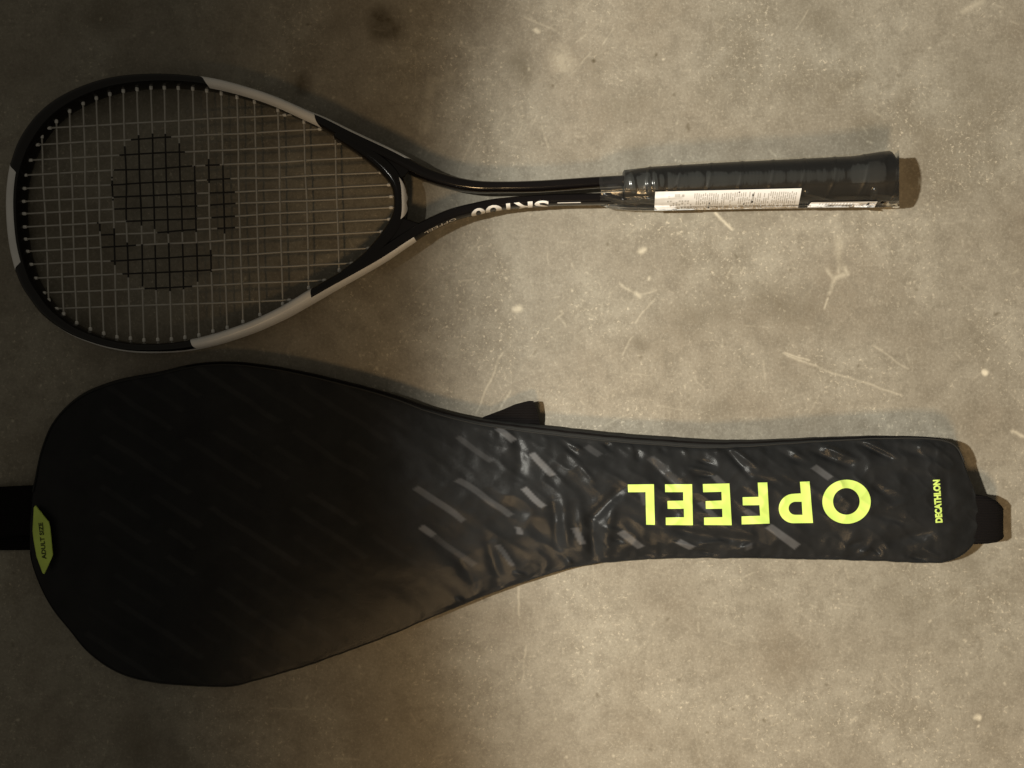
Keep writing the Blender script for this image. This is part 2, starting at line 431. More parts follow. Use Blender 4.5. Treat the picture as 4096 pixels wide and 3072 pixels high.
# strings
mains = [((194, 512), (1144, 460)), ((147, 579), (1284, 516)), ((118, 641), (1393, 573)), ((97, 701), (1474, 629)), ((93, 754), (1528, 690)), ((90, 806), (1560, 739)),
         ((93, 855), (1569, 786)), ((95, 908), (1569, 830)), ((97, 957), (1562, 877)), ((106, 1006), (1531, 927)), ((120, 1058), (1479, 993)), ((138, 1113), (1411, 1053)),
         ((172, 1172), (1302, 1121)), ((222, 1235), (1162, 1200))]
crosses = [((167, 541), (195, 1205)), ((225, 481), (255, 1260)), ((278, 440), (307, 1296)), ((332, 409), (362, 1321)), ((385, 388), (415, 1338)), ((439, 372), (468, 1352)),
           ((493, 360), (522, 1358)), ((548, 353), (576, 1365)), ((604, 347), (631, 1363)), ((657, 347), (686, 1361)), ((713, 348), (740, 1354)), ((771, 351), (796, 1345)),
           ((827, 359), (852, 1329)), ((885, 370), (909, 1315)), ((948, 385), (972, 1291)), ((1018, 403), (1040, 1263)), ((1112, 437), (1131, 1220)), ((1216, 484), (1235, 1155)), ((1341, 544), (1357, 1085))]
stencil = [[(550, 540), (675, 540), (740, 595), (768, 650), (792, 690), (796, 932), (660, 935), (515, 895), (468, 840), (448, 790), (446, 720), (462, 662), (494, 598)],
           [(822, 638), (878, 648), (925, 705), (947, 765), (947, 870), (942, 918), (905, 948), (876, 925), (856, 870), (842, 770), (832, 700)],
           [(388, 890), (448, 890), (464, 940), (508, 976), (572, 982), (790, 975), (830, 990), (856, 1015), (846, 1092), (790, 1130), (748, 1163), (590, 1166), (560, 1140), (500, 1106), (452, 1052), (414, 1016), (405, 935)]]
def inside(x, y, poly):
    r = False; j = len(poly)-1
    for i in range(len(poly)):
        xi, yi = poly[i]; xj, yj = poly[j]
        if (yi > y) != (yj > y) and x < (xj-xi)*(y-yi)/(yj-yi)+xi: r = not r
        j = i
    return r
def cross_pt(a, b, c, d):
    a, b, c, d = map(lambda q: np.array(q, float), (a, b, c, d))
    M = np.array([b-a, c-d]).T
    try: t = np.linalg.solve(M, c-a)
    except Exception: return None
    return t if -0.02 < t[0] < 1.02 and -0.02 < t[1] < 1.02 else None
def make_string(a, b, others, parity, flip, k):
    L_ = math.hypot(b[0]-a[0], b[1]-a[1])
    nodes = []                                        # crossings: (t, sign)
    for j, (c, d) in enumerate(others):
        r = cross_pt(a, b, c, d)
        if r is not None: nodes.append((r[0], flip*(1 if (parity+j) % 2 else -1)))
    nodes.sort()
    ext = 26/L_
    n = int(L_/7)
    ring = 8; v = []; mi = []; f = []
    dx, dy = (b[0]-a[0])/L_, (b[1]-a[1])/L_
    rad = 0.00066
    tt = [-ext + (1+2*ext)*i/n for i in range(n+1)]
    prev = None
    for i, t in enumerate(tt):
        # weave height: cosine between successive crossings
        ph = 0.0
        if nodes:
            if t <= nodes[0][0]: ph = nodes[0][1]*max(0, 1-(nodes[0][0]-t)*L_/60)
            elif t >= nodes[-1][0]: ph = nodes[-1][1]*max(0, 1-(t-nodes[-1][0])*L_/60)
            else:
                for q in range(len(nodes)-1):
                    if nodes[q][0] <= t <= nodes[q+1][0]:
                        u = (t-nodes[q][0])/(nodes[q+1][0]-nodes[q][0]+1e-9); u = (1-math.cos(math.pi*u))/2
                        ph = nodes[q][1]*(1-u)+nodes[q+1][1]*u
        # strings are not dead straight: slight sideways shift
        wv = 3.2*float(vnoise(t*L_/170.0, k*3.7, 5))*math.sin(math.pi*min(max(t, 0), 1))
        x = a[0]+(b[0]-a[0])*t - dy*wv; y = a[1]+(b[1]-a[1])*t + dx*wv
        z = zc(x) + 0.0008 + 0.00055*ph
        c = np.array(P(x, y, z)); lat = np.array([dy, dx, 0])   # px y is down
        for r in range(ring):
            th = 2*math.pi*r/ring
            v.append(c + lat*math.cos(th)*rad + np.array([0, 0, math.sin(th)*rad]))
        if i: mi += [1 if any(inside(x+random.uniform(-3, 3), y+random.uniform(-3, 3), p) for p in stencil) else 0]*ring
    f = grid_faces(n+1, ring, True)
    o = mesh_obj('string', v, f, [M_string, M_stencil], racket)
    o.data.polygons.foreach_set('material_index', mi)
    fix_normals(o)
for k, (a, b) in enumerate(mains): make_string(a, b, crosses, k, 1, k)
for k, (a, b) in enumerate(crosses): make_string(a, b, mains, k, -1, k+40)

# grommets: small pale plastic barrels where the strings enter the frame
gv = []; prof = [(0.0000, 0.0013), (0.0018, 0.0013), (0.0026, 0.00105), (0.0028, 0.0007)]
for x, r in prof:
    for k in range(10):
        t = 2*math.pi*k/10; gv.append((x, r*math.cos(t), r*math.sin(t)))
gme = bpy.data.meshes.new('grommet')
gme.from_pydata(gv, [], grid_faces(4, 10, True)+[tuple(range(30, 40))])
gme.polygons.foreach_set('use_smooth', [True]*len(gme.polygons)); gme.materials.append(M_grommet)
for a, b in mains+crosses:
    for p, q in ((a, b), (b, a)):
        l = math.hypot(q[0]-p[0], q[1]-p[1]); ux, uy = (q[0]-p[0])/l, (q[1]-p[1])/l
        o = bpy.data.objects.new('grommet', gme); link(o, frame)
        st = (p[0]-ux*2, p[1]-uy*2)
        o.location = P(st[0], st[1], zc(p[0])+0.0008)
        o.rotation_euler = (0, 0, math.atan2(-uy, ux))

# ------------------------------------------------------------------ lettering helper
def text_mesh(txt, bold=0.0):
    cu = bpy.data.curves.new('lettering', 'FONT'); cu.body = txt; cu.offset = bold; cu.resolution_u = 4; cu.size = 1
    to = bpy.data.objects.new('lettering', cu); sc.collection.objects.link(to)
    dg = bpy.context.evaluated_depsgraph_get()
    me = bpy.data.meshes.new_from_object(to.evaluated_get(dg))
    bpy.data.objects.remove(to)
    me.name = 'lettering'
    co = np.array([v.co[:] for v in me.vertices])
    lo, hi = co.min(0), co.max(0)
    return me, co, lo, hi
def refine(bm, maxlen):
    for _ in range(6):
        es = [e for e in bm.edges if e.calc_length() > maxlen]
        if not es: break
        bmesh.ops.subdivide_edges(bm, edges=es, cuts=1)
        bmesh.ops.triangulate(bm, faces=bm.faces)
def place_text(name, txt, fn, mat, parent, bold=0.0, maxlen=0.15):
    """fn(u, v) with u, v in 0..1 over the text box -> world point"""
    me, co, lo, hi = text_mesh(txt, bold)
    bm = bmesh.new(); bm.from_mesh(me)
    bmesh.ops.triangulate(bm, faces=bm.faces); refine(bm, maxlen)
    for v in bm.verts:
        v.co = fn((v.co.x-lo[0])/(hi[0]-lo[0]), (v.co.y-lo[1])/(hi[1]-lo[1]))
    bm.to_mesh(me); bm.free()
    me.materials.clear(); me.materials.append(mat)
    return link(bpy.data.objects.new(name, me), parent)

# writing on the lower shaft tube, upside down in the picture: reads right to left
def on_tube(ia, ib, th_bottom, th_top):
    return lambda u, v: F.at(ib+(ia-ib)*u, th_bottom+(th_top-th_bottom)*v, 0.0002)
# travel on the lower tube is left->right; outside of head is the -y side = right of travel (th = pi)
place_text('lettering', 'SR100', on_tube(F.idx(1882, 835), F.idx(2196, 797), 1.80, 4.0), M_letter, frame, bold=0.025)
place_text('lettering', 'OPFEEL', on_tube(F.idx(1688, 912), F.idx(1815, 853), 2.50, 3.1), M_letter, frame, bold=0.01)
F.patch('lettering', M_letter, frame, F.idx(2228, 796), F.idx(2318, 794), 2.30, 2.46)

# ------------------------------------------------------------------ grip, butt cap
def grip_c(x): return 745 - (x-2494)*(37/1100.0)
def grip_w(x):
    return np.interp(x, [2494, 2540, 2614, 2900, 3200, 3400, 3460, 3510, 3540, 3550], [126, 134, 146, 160, 168, 175, 186, 198, 202, 196])
def zg(x): return 0.0163 + 0.0030*(x-2494)/1100
def tube_rings(x0, x1, n, nth, scale=1.0, ridge=0.0, flat=0.94):
    v = []
    for i in range(n+1):
        x = x0+(x1-x0)*i/n
        z = zg(x); c = P(x, grip_c(x), z); r = float(grip_w(x))*S*(H-z)/H/2*scale
        for k in range(nth):
            th = 2*math.pi*k/nth
            u = ((x-2494)/122.0 + th/(2*math.pi)*0.8) % 1.0
            rr = r + ridge*math.exp(-((u-0.88)/0.055)**2)
            # octagonal handle: soften a circle towards eight sides
            oct_ = 1 - 0.028*(0.5+0.5*math.cos(8*th))
            v.append((c[0], c[1]+math.cos(th)*rr*oct_, max(0.0004, c[2]+math.sin(th)*rr*oct_*flat)))
    return v
n, nth = 330, 56
v = tube_rings(2494, 3450, n, nth, ridge=0.00045)
f = grid_faces(n+1, nth, True) + [tuple(range(nth))]
grip = fix_normals(mesh_obj('grip', v, f, M_grip, racket))
n = 30
v = tube_rings(3440, 3546, n, nth, scale=1.02)
end = [tuple(q) for q in v[-nth:]]
cx = np.mean(np.array(end), 0)
v += [tuple(cx + (np.array(q)-cx)*0.93 + np.array([0.0010, 0, 0])) for q in end]
v += [tuple(cx + (np.array(q)-cx)*0.80 + np.array([0.0016, 0, 0])) for q in end]
f = grid_faces(n+3, nth, True) + [tuple((n+2)*nth+k for k in range(nth))]
fix_normals(mesh_obj('butt_cap', v, f, M_rubber, racket))

# ------------------------------------------------------------------ clear plastic sleeve round the grip, with its labels
def sl_top(x):   # upper silhouette, px
    return np.interp(x, [2400, 2494, 2560, 2614, 2800, 3200, 3423, 3491, 3559, 3597], [701, 686, 668, 657, 646, 629, 616, 608, 599, 597])
def sl_fin(x):   # lower edge of the flattened fin, px
    return np.interp(x, [2400, 2440, 2520, 2620, 3197, 3509, 3597], [822, 836, 842, 843, 834, 830, 826])
def sleeve_z(x, y):
    x = np.asarray(x, float); y = np.asarray(y, float)
    z0 = 0.0163 + 0.0030*np.clip(x-2494, 0, None)/1100
    r = np.where(x < 2494, np.interp(x, [2400, 2494], [0.0095, 0.0127]), grip_w(np.clip(x, 2494, 3550))*S*(H-z0)/H/2*1.02)
    cpx = np.interp(x, [2400, 2494, 3600], [757, 745, 708])
    cy = (1536-cpx)*S*(H-z0)/H
    rr = r + 0.0011
    fin = cy - (1536-sl_fin(x))*S*(H-0.0065)/H
    sh = rr*0.42; zsh = z0 + math.sqrt(1-0.42**2)*rr
    z = z0 + rr*0.5
    for _ in range(6):                    # true sideways distance from the handle's axis at this height
        lat = cy - (1536-y)*S*(H-z)/H
        up = z0 + np.sqrt(np.clip(1-(lat/(rr*1.02))**2, 0, 1))*rr
        # straight film from the shoulder of the grip to the fin edge
        t = np.clip((lat-sh)/np.maximum(fin-sh, 1e-5), 0, 1)
        film = zsh + (0.0065-zsh)*t + 0.0022*np.sin(np.pi*t)
        zn = np.where(lat > sh, np.maximum(film, np.where(t < 1, up, 0)*0.98), up)
        z = 0.5*z + 0.5*zn
    wr = np.interp(x, [2400, 2700, 3000, 3400, 3600], [0.8, 0.5, 0.08, 0.08, 0.4])
    z = z + wr*(0.0007*np.abs(vnoise(x/40, y/90, 3)) + 0.0004*np.abs(vnoise(x/60, y/20, 4)))
    for a_, c_, h_, w_ in (((2425, 782), (2495, 800), 0.0016, 7), ((2495, 800), (2600, 795), 0.0013, 6), ((2600, 795), (2720, 786), 0.0011, 6), ((2520, 690), (2535, 770), 0.0008, 7),
                           ((2590, 690), (2594, 765), 0.0010, 6), ((2615, 690), (2622, 765), 0.0010, 6), ((3500, 760), (3490, 800), 0.0012, 7), ((3510, 775), (3580, 785), 0.0008, 8), ((3225, 770), (3330, 800), 0.0008, 8)):
        d_, t_ = seg_dist(x, y, a_, c_)
        z = z + h_*np.exp(-(d_/w_)**2)
    return np.maximum(z, 0.002)
nx_, ny_ = 400, 80
v = []
for i in range(nx_+1):
    x = 2400 + (3597-2400)*i/nx_
    a, b_ = float(sl_top(x)), float(sl_fin(x))
    ys = a+(b_-a)*(np.arange(ny_+1)/ny_)
    xs = x + 4*np.sin(ys/17.0)*(1 if i == 0 else 0)
    zs = sleeve_z(np.full_like(ys, x), ys)
    v += [P(q, y, float(z)) for q, y, z in zip(np.broadcast_to(xs, ys.shape), ys, zs)]
f = grid_faces(nx_+1, ny_+1)
# underside of the fin: the film folds back beneath the grip
base = len(v)
for i in range(nx_+1):
    top = v[i*(ny_+1)+ny_]
    v.append((top[0], top[1]+0.0035, 0.0030)); v.append((top[0], top[1]+0.012, 0.0008))
for i in range(nx_):
    a0 = i*(ny_+1)+ny_; a1 = (i+1)*(ny_+1)+ny_
    f.append((a0, base+2*i, base+2*i+2, a1)); f.append((base+2*i, base+2*i+1, base+2*i+3, base+2*i+2))
sleeve = fix_normals(mesh_obj('plastic_sleeve', v, f, M_clear, racket))
# flat end of the sleeve, folded down behind the butt
v = []
for j in range(25):
    y = 599+(826-599)*j/24; z = float(sleeve_z(3597, y))
    p0 = P(3597, y, z)
    for q in range(5): v.append((p0[0]+0.0012*math.sin(q/4*math.pi)+0.0008*q/4, p0[1], p0[2]*(1-q/4)+0.001*q/4))
fix_normals(mesh_obj('sleeve_end', v, grid_faces(25, 5), M_clear, racket))

def label(name, quad, rows, parent, off=0.0005, nu=90, nv=16):
    """paper sticker following the sleeve: quad = (top-left, top-right, bottom-right, bottom-left) px; rows = print bars (u0,u1,v0,v1,mat)"""
    q = np.array(quad, float)
    def fn(u, vv, o):
        p = (q[0]*(1-u)+q[1]*u)*(1-vv) + (q[3]*(1-u)+q[2]*u)*vv
        z = float(sleeve_z(p[0], p[1])) + o
        return P(p[0], p[1], z)
    v = [fn(i/nu, j/nv, off) for i in range(nu+1) for j in range(nv+1)]
    f = grid_faces(nu+1, nv+1); mi = [0]*len(f)
    for (u0, u1, v0, v1, m) in rows:
        k = max(1, int((v1-v0)/0.06))
        b0 = len(v)
        for j in range(k+1):
            vv = v0+(v1-v0)*j/k
            v.append(fn(u0, vv, off+0.00022)); v.append(fn(u1, vv, off+0.00022))
        for j in range(k):
            f.append((b0+2*j, b0+2*j+1, b0+2*j+3, b0+2*j+2)); mi.append(m)
    o = mesh_obj(name, v, f, [M_paper, M_ink, M_greyink], parent, smooth=False)
    o.data.polygons.foreach_set('material_index', mi)
    o.data.polygons.foreach_set('use_smooth', [True]*len(f))
    return fix_normals(o)
rows = []
u = 0.27
while u < 0.975:                                  # columns of small print running across the sticker
    vv = 0.12 + random.uniform(0, 0.1)
    while vv < 0.92:
        l = random.uniform(0.10, 0.38)
        if random.random() < 0.80: rows.append((u, u+0.0062, vv, min(0.95, vv+l), 2))
        vv += l + random.uniform(0.02, 0.07)
    u += 0.0145
for a in [(0.085, 0.115, .50, .58), (0.105, .135, .60, .68)]: pass
for uu in np.arange(0.085, 0.26, 0.020):
    vv = 0.5
    while vv < 0.95:
        l = random.uniform(0.05, 0.10)
        if random.random() < 0.7: rows.append((uu, uu+random.uniform(.008, .015), vv, vv+l, 2))
        vv += l+0.03
rows += [(0.135, 0.17, .15, .32, 2), (0.185, 0.20, .18, .30, 2), (0.09, 0.105, .25, .36, 2),
         (0.372, 0.383, .63, .72, 1), (0.372, 0.383, .74, .80, 2), (0.370, 0.381, .86, .95, 1), (0.612, 0.622, .72, .80, 1),
         (0.668, 0.680, .22, .36, 1), (0.668, 0.680, .38, .54, 2), (0.667, 0.679, .58, .70, 1), (0.957, 0.967, .86, .93, 1), (0.572, 0.582, .10, .16, 1)]
lb = label('label', [(2621, 767), (3207, 753), (3192, 832), (2617, 842)], rows, sleeve)
lb['label'] = 'white sticker of small print on the plastic sleeve'
rows = [(0.14+k*0.045, 0.14+k*0.045+random.choice([.012, .02, .026]), 0.18, 0.95, 2) for k in range(12)] + [(0.86, 0.90, .2, .6, 1), (.80, .83, .4, .8, 2)]
l2 = label('label', [(3245, 809), (3510, 806), (3498, 829), (3228, 830)], rows, sleeve, off=0.0016, nu=60, nv=10)
l2['label'] = 'narrow white barcode strip on the sleeve near the butt'

# ------------------------------------------------------------------ racket cover
cover = bpy.data.objects.new('racket_cover', None); link(cover)
cover['label'] = 'black nylon racket cover with lime lettering, lying below the racket'
cover['category'] = 'racket cover'
top_pts = [(118, 2120), (124, 2010), (143, 1906), (169, 1790), (219, 1678), (321, 1580), (464, 1520), (633, 1487), (785, 1453), (928, 1446), (1097, 1463), (1266, 1496), (1435, 1537), (1595, 1583), (1720, 1625),
           (1907, 1669), (2156, 1698), (2300, 1714), (2495, 1734), (2662, 1746), (2888, 1758), (3100, 1756), (3322, 1746), (3593, 1742), (3706, 1747), (3774, 1757), (3819, 1777), (3845, 1815), (3865, 1875), (3890, 1940), (3912, 2000), (3918, 2060)]
bot_pts = [(118, 2120), (122, 2230), (160, 2345), (211, 2438), (278, 2522), (354, 2612), (464, 2688), (591, 2727), (759, 2744), (911, 2747), (1013, 2727), (1266, 2651), (1500, 2565), (1726, 2470), (1952, 2379),
           (2178, 2302), (2314, 2266), (2481, 2246), (2662, 2236), (2797, 2233), (3096, 2235), (3458, 2243), (3593, 2249), (3720, 2253), (3774, 2252), (3819, 2237), (3864, 2210), (3898, 2170), (3915, 2120), (3918, 2060)]
T = catmull([(x, y, 0) for x, y in top_pts], 8)[:, :2]
Bm = catmull([(x, y, 0) for x, y in bot_pts], 8)[:, :2]
T[:, 0] = np.maximum.accumulate(T[:, 0]+np.arange(len(T))*1e-4); Bm[:, 0] = np.maximum.accumulate(Bm[:, 0]+np.arange(len(Bm))*1e-4)
def rag(x, sd):      # slight unevenness of the sewn edge
    return (2.2*vnoise(np.asarray(x)/60.0, 0.5, sd)+1.2*vnoise(np.asarray(x)/22.0, 0.5, sd+1))*np.clip((np.asarray(x)-300)/900, 0, 1)*np.clip((3880-np.asarray(x))/100, 0, 1)
yT = lambda x: np.interp(x, T[:, 0], T[:, 1])+0.6*rag(x, 91); yB = lambda x: np.interp(x, Bm[:, 0], Bm[:, 1])+rag(x, 95)
X0, X1 = 118.0, 3918.0
def inset_T(x): return np.interp(x, [118, 400, 1600, 1900, 2150, 2800, 3100, 3600, 3918], [6, 12, 20, 28, 36, 38, 24, 12, 4])
def inset_B(x): return np.interp(x, [118, 600, 2000, 3918], [5, 6, 5, 4])
def z_edge(x): return np.interp(x, [118, 400, 1500, 2100, 2600, 3500, 3800, 3918], [0.011, 0.013, 0.014, 0.015, 0.018, 0.023, 0.026, 0.022])
def bulge(x): return np.interp(x, [118, 400, 1200, 1900, 2500, 3400, 3750, 3918], [0.002, 0.004, 0.005, 0.006, 0.009, 0.011, 0.008, 0.001])
creases = [  # x1,y1,x2,y2, width px, height mm
    (2925, 1790, 3035, 1872, 13, 1.7), (2908, 1800, 3000, 1905, 16, -1.8), (3000, 1905, 3110, 1935, 18, -1.0),
    (3290, 1782, 3425, 1838, 14, 1.8), (3240, 1800, 3400, 1866, 16, -1.5), (3470, 1770, 3590, 1828, 14, 1.2), (3430, 1770, 3560, 1830, 14, -1.3), (3580, 1790, 3740, 1835, 18, -1.0), (3640, 1770, 3780, 1810, 16, .9),
    (3150, 1790, 3230, 1840, 14, 1.0), (3120, 1800, 3190, 1850, 14, -.9),
    (2490, 1955, 2370, 2070, 26, -2.0), (2370, 2070, 2375, 2240, 24, -2.2), (2455, 2010, 2420, 2190, 26, 1.4), (2420, 2110, 2500, 2135, 14, 1.1), (2450, 2150, 2490, 2165, 14, -1.1), (2320, 2000, 2330, 2200, 20, 1.0),
    (2650, 2105, 2800, 2140, 20, -1.2), (2800, 2140, 3030, 2165, 24, -1.5), (2690, 2170, 2800, 2190, 12, 1.2), (2800, 2175, 2900, 2165, 10, .9), (2960, 2195, 3010, 2180, 12, 1.2), (2780, 2200, 2860, 2215, 12, -1.0),
    (3500, 2055, 3660, 2105, 18, -1.1), (3540, 2165, 3760, 2120, 34, -2.2), (3440, 2215, 3475, 2198, 14, 1.6), (3395, 2180, 3440, 2170, 13, -1.1), (3490, 2190, 3520, 2215, 12, -1.0), (3480, 1930, 3560, 1990, 18, -.8), (3560, 2030, 3640, 2000, 16, .7),
    (2070, 1740, 2085, 1860, 28, -1.4), (2085, 1860, 2060, 1930, 26, -1.0), (2250, 1990, 2270, 2200, 24, 1.3), (2215, 2000, 2230, 2190, 22, -1.2), (2270, 2240, 2285, 2262, 9, 1.5), (2060, 2290, 2100, 2305, 9, 1.5), (2140, 2300, 2125, 2320, 9, -1.3), (1830, 2395, 1860, 2415, 9, 1.4),
    (1950, 2170, 2000, 2330, 26, -1.3), (1830, 2240, 1900, 2330, 26, -1.0), (2250, 1770, 2330, 1840, 14, -1.0), (2320, 1860, 2370, 1920, 12, 1.0), (2290, 1780, 2330, 1800, 10, .9),
    (2545, 1790, 2555, 1850, 14, -1.0), (2780, 1835, 2850, 1860, 12, -.9), (2760, 1870, 2850, 1890, 10, .9), (2790, 1900, 2850, 1905, 10, -.9), (2420, 1770, 2440, 1800, 10, -.9), (2860, 1780, 2870, 1810, 10, 1.0), (2520, 1770, 2525, 1800, 9, .9), (2640, 1780, 2660, 1815, 12, -.9), (2730, 1780, 2750, 1830, 12, .8),
    (2720, 1860, 2800, 1960, 18, .7), (2600, 1850, 2700, 1940, 20, -.7), (3100, 1870, 3200, 1930, 20, .6), (3560, 1880, 3700, 1900, 26, -.9), (3780, 1900, 3800, 2080, 26, -1.3), (3700, 2200, 3760, 2230, 14, 1.1), (3620, 2215, 3700, 2240, 14, -1.0)]
def cover_z(x, y):
    x = np.asarray(x, float); y = np.asarray(y, float)
    a = yT(x)+inset_T(x); b_ = yB(x)-inset_B(x)
    v = np.clip((y-a)/np.maximum(b_-a, 1.0), 0, 1)
    endf = np.clip((x-X0)/260, 0, 1)**0.5 * np.clip((X1-x)/150, 0, 1)**0.5
    prof = 1-np.abs(2*v-1)**2.6
    z = z_edge(x) + bulge(x)*prof*endf
    edge = np.minimum(v, 1-v)*np.maximum(b_-a, 1.0)      # px from the seam
    soft = np.clip(edge/14, 0, 1)
    hand = np.clip((x-1500)/700, 0, 1)*0.9+0.25
    wr = np.zeros_like(z)
    for x1, y1, x2, y2, wd, h in creases:
        if x.size > 50:
            pass
        d, t = seg_dist(x, y, (x1, y1), (x2, y2))
        wr += h*0.0017*np.exp(-(d/(wd*0.85))**2)*(0.35+0.65*np.sin(np.pi*np.clip(t, 0.02, 0.98)))
    ca, sa = math.cos(0.65), math.sin(0.65)
    xr = x*ca+y*sa; yr = -x*sa+y*ca
    wr += hand*(0.0011*vnoise(xr/170, yr/80, 21) + 0.0003*hand*vnoise(xr/85, yr/40, 22) + 0.0007*hand*hand*(0.4-np.abs(vnoise(xr/75, yr/48+3, 27))) + 0.00012*vnoise(x/32, y/34, 23)
                + 0.0011*hand*(0.5-np.abs(vnoise(xr/120+5, yr/75, 31))))
    # puckers gathered at the seams
    wr += 0.0008*np.clip((x-1500)/500, 0.1, 1)*np.exp(-edge/45)*vnoise(x/21, y/60, 41)
    return z + wr*soft
NU, NV = 620, 190
uu = np.linspace(0, 1, NU+1)
xs = X0 + (X1-X0)*(0.5-0.5*np.cos(np.pi*(0.055+0.89*uu)) - (0.5-0.5*math.cos(math.pi*0.055)))/( (0.5-0.5*math.cos(math.pi*0.945)) - (0.5-0.5*math.cos(math.pi*0.055)))
xs[0] += 7; xs[-1] -= 5
vv = np.linspace(0, 1, NV+1)
GX = np.repeat(xs[:, None], NV+1, 1)
A = (yT(xs)+inset_T(xs))[:, None]; Bb = (yB(xs)-inset_B(xs))[:, None]
GY = A + (Bb-A)*vv[None, :]
GZ = cover_z(GX, GY)
K = S*(H-GZ)/H
V = np.stack([(GX-2048)*K, (1536-GY)*K, GZ], -1).reshape(-1, 3)
panel = fix_normals(mesh_obj('front_panel', V, grid_faces(NU+1, NV+1), M_nylon, cover))
# printed dashes
dashes = [(1990, 1716, 2052, 1764, 15, .9), (2128, 1812, 2214, 1900, 16, 1.0), (2092, 1952, 2174, 2028, 16, 1.0), (1830, 1750, 1962, 1846, 13, .30), (1660, 1948, 1856, 2082, 16, .55), (1830, 1916, 2046, 2064, 16, .45),
          (1684, 2108, 1735, 2140, 15, .9), (1735, 2140, 1900, 2262, 15, .25), (2074, 2108, 2080, 2136, 14, .8), (2480, 2124, 2562, 2188, 17, .8), (2716, 2160, 2768, 2190, 15, .8), (3072, 2106, 3190, 2188, 19, .75),
          (3255, 1868, 3325, 1918, 16, .6), (2300, 2110, 2335, 2180, 16, .6), (2985, 2190, 3010, 2180, 12, .5), (2860, 1905, 2900, 1940, 14, .5), (2560, 1950, 2580, 2020, 14, .35), (2600, 1830, 2720, 1935, 20, .22),
          (2800, 2010, 2860, 2075, 14, .35), (2985, 2040, 3040, 2080, 14, .35), (1990, 2180, 2050, 2260, 13, .5), (2350, 1780, 2400, 1820, 14, .3)]
ddir = (0.835, 0.55)
r2 = random.Random(5)
for row in range(-6, 20):                              # the regular rows of the head
    base_x, base_y = 300, 1150+row*104
    s_ = r2.uniform(0, 200)
    while s_ < 2100:
        l = r2.choice([130, 230, 360, 420]); g = r2.uniform(60, 190)
        x1_, y1_ = base_x+ddir[0]*s_, base_y+ddir[1]*s_
        x2_, y2_ = base_x+ddir[0]*(s_+l), base_y+ddir[1]*(s_+l)
        if x2_ < 1690: dashes.append((x1_, y1_, x2_, y2_, 14, r2.uniform(.04, .11)))
        s_ += l+g
DA = np.zeros_like(GX)
wx = GX + 5*vnoise(GX/90, GY/90, 51); wy = GY + 5*vnoise(GX/90, GY/90, 52)
for x1, y1, x2, y2, wd, g in dashes:
    bx = (wx > min(x1, x2)-60) & (wx < max(x1, x2)+60) & (wy > min(y1, y2)-60) & (wy < max(y1, y2)+60)
    if not bx.any(): continue
    ln = math.hypot(x2-x1, y2-y1); ux_, uy_ = (x2-x1)/ln, (y2-y1)/ln
    al = (wx[bx]-x1)*ux_+(wy[bx]-y1)*uy_; pe = np.abs(-(wx[bx]-x1)*uy_+(wy[bx]-y1)*ux_)
    d = np.maximum(pe, np.abs(al+0.4*(-(wx[bx]-x1)*uy_+(wy[bx]-y1)*ux_)-ln/2)-ln/2+wd*0.8)
    DA[bx] = np.maximum(DA[bx], g*np.clip((wd*0.8-d)/5+0.5, 0, 1))
at = panel.data.attributes.new('dash', 'FLOAT', 'POINT')
at.data.foreach_set('value', DA.reshape(-1).astype(np.float32))

# gusset: side band from the seam out to the silhouette and in under the cover
loop = []
for x in xs: pass
zT_ = cover_z(xs, yT(xs)+inset_T(xs)); zB_ = cover_z(xs, yB(xs)-inset_B(xs))
loop = [(x, float(yT(x)), float(yT(x)+inset_T(x)), float(z)) for x, z in zip(xs, zT_)]
right = [(x, float(yB(x)), float(yB(x)-inset_B(x)), float(z)) for x, z in zip(xs[::-1], zB_[::-1])]
ring = []
def gus(px, pout, pin, ze, sgn):
    pts = []
    zs_ = ze
    for k, (t, zf) in enumerate([(0.0, 1.0), (0.12, 1.03), (0.35, 0.98), (0.7, 0.86), (0.95, 0.62), (1.0, 0.42), (0.9, 0.18), (0.5, 0.03)]):
        y = pin + (pout-pin)*t
        if t == 0.5: y = pin+(pout-pin)*0.3 - sgn*10
        pts.append(P(px, y, max(0.0006, zs_*zf)))
    return pts
gl_ = []
for x, o_, i_, z_ in loop: gl_.append(gus(x, o_, i_, z_, -1))
for x, o_, i_, z_ in right: gl_.append(gus(x, o_, i_, z_, 1))
nv_ = 8
v = [p for r in gl_ for p in r]
f = grid_faces(len(gl_), nv_)
for j in range(nv_-1): f.append(((len(gl_)-1)*nv_+j, (len(gl_)-1)*nv_+j+1, j+1, j))
gusset = fix_normals(mesh_obj('gusset', v, f, M_gusset, cover))
# end wall strips where the loop closes (left tip and right end)
def piping(name, pts, rad, mat, parent):
    p = np.array(pts); t = np.gradient(p, axis=0); t /= np.linalg.norm(t, axis=1)[:, None]
    up = np.array([0, 0, 1.0]); v = []
    for i in range(len(p)):
        s_ = np.cross(t[i], up); s_ /= np.linalg.norm(s_)+1e-9; u_ = np.cross(s_, t[i])
        for k in range(8):
            th = 2*math.pi*k/8; v.append(p[i]+rad*(math.cos(th)*s_+math.sin(th)*u_))
    return fix_normals(mesh_obj(name, v, grid_faces(len(p), 8, True)+[tuple(range(8)), tuple((len(p)-1)*8+k for k in range(8))], mat, parent))
seam = []
for x, z in list(zip(xs, zT_))[8:-30:2]:
    y = float(yT(x)+inset_T(x)); z = float(z)
    seam.append(P(x, y-2, z+0.0004))
piping('piping', seam, 0.0006, M_gusset, gusset)
# closed zipper line in the upper gusset
zp = []
for x in xs[150:-60:2]:
    yo, yi = float(yT(x)), float(yT(x)+inset_T(x)); z = float(z_edge(x))
    zp.append(P(x, yo+(yi-yo)*0.45, z*0.955))
piping('zipper', zp, 0.0007, M_web, gusset)

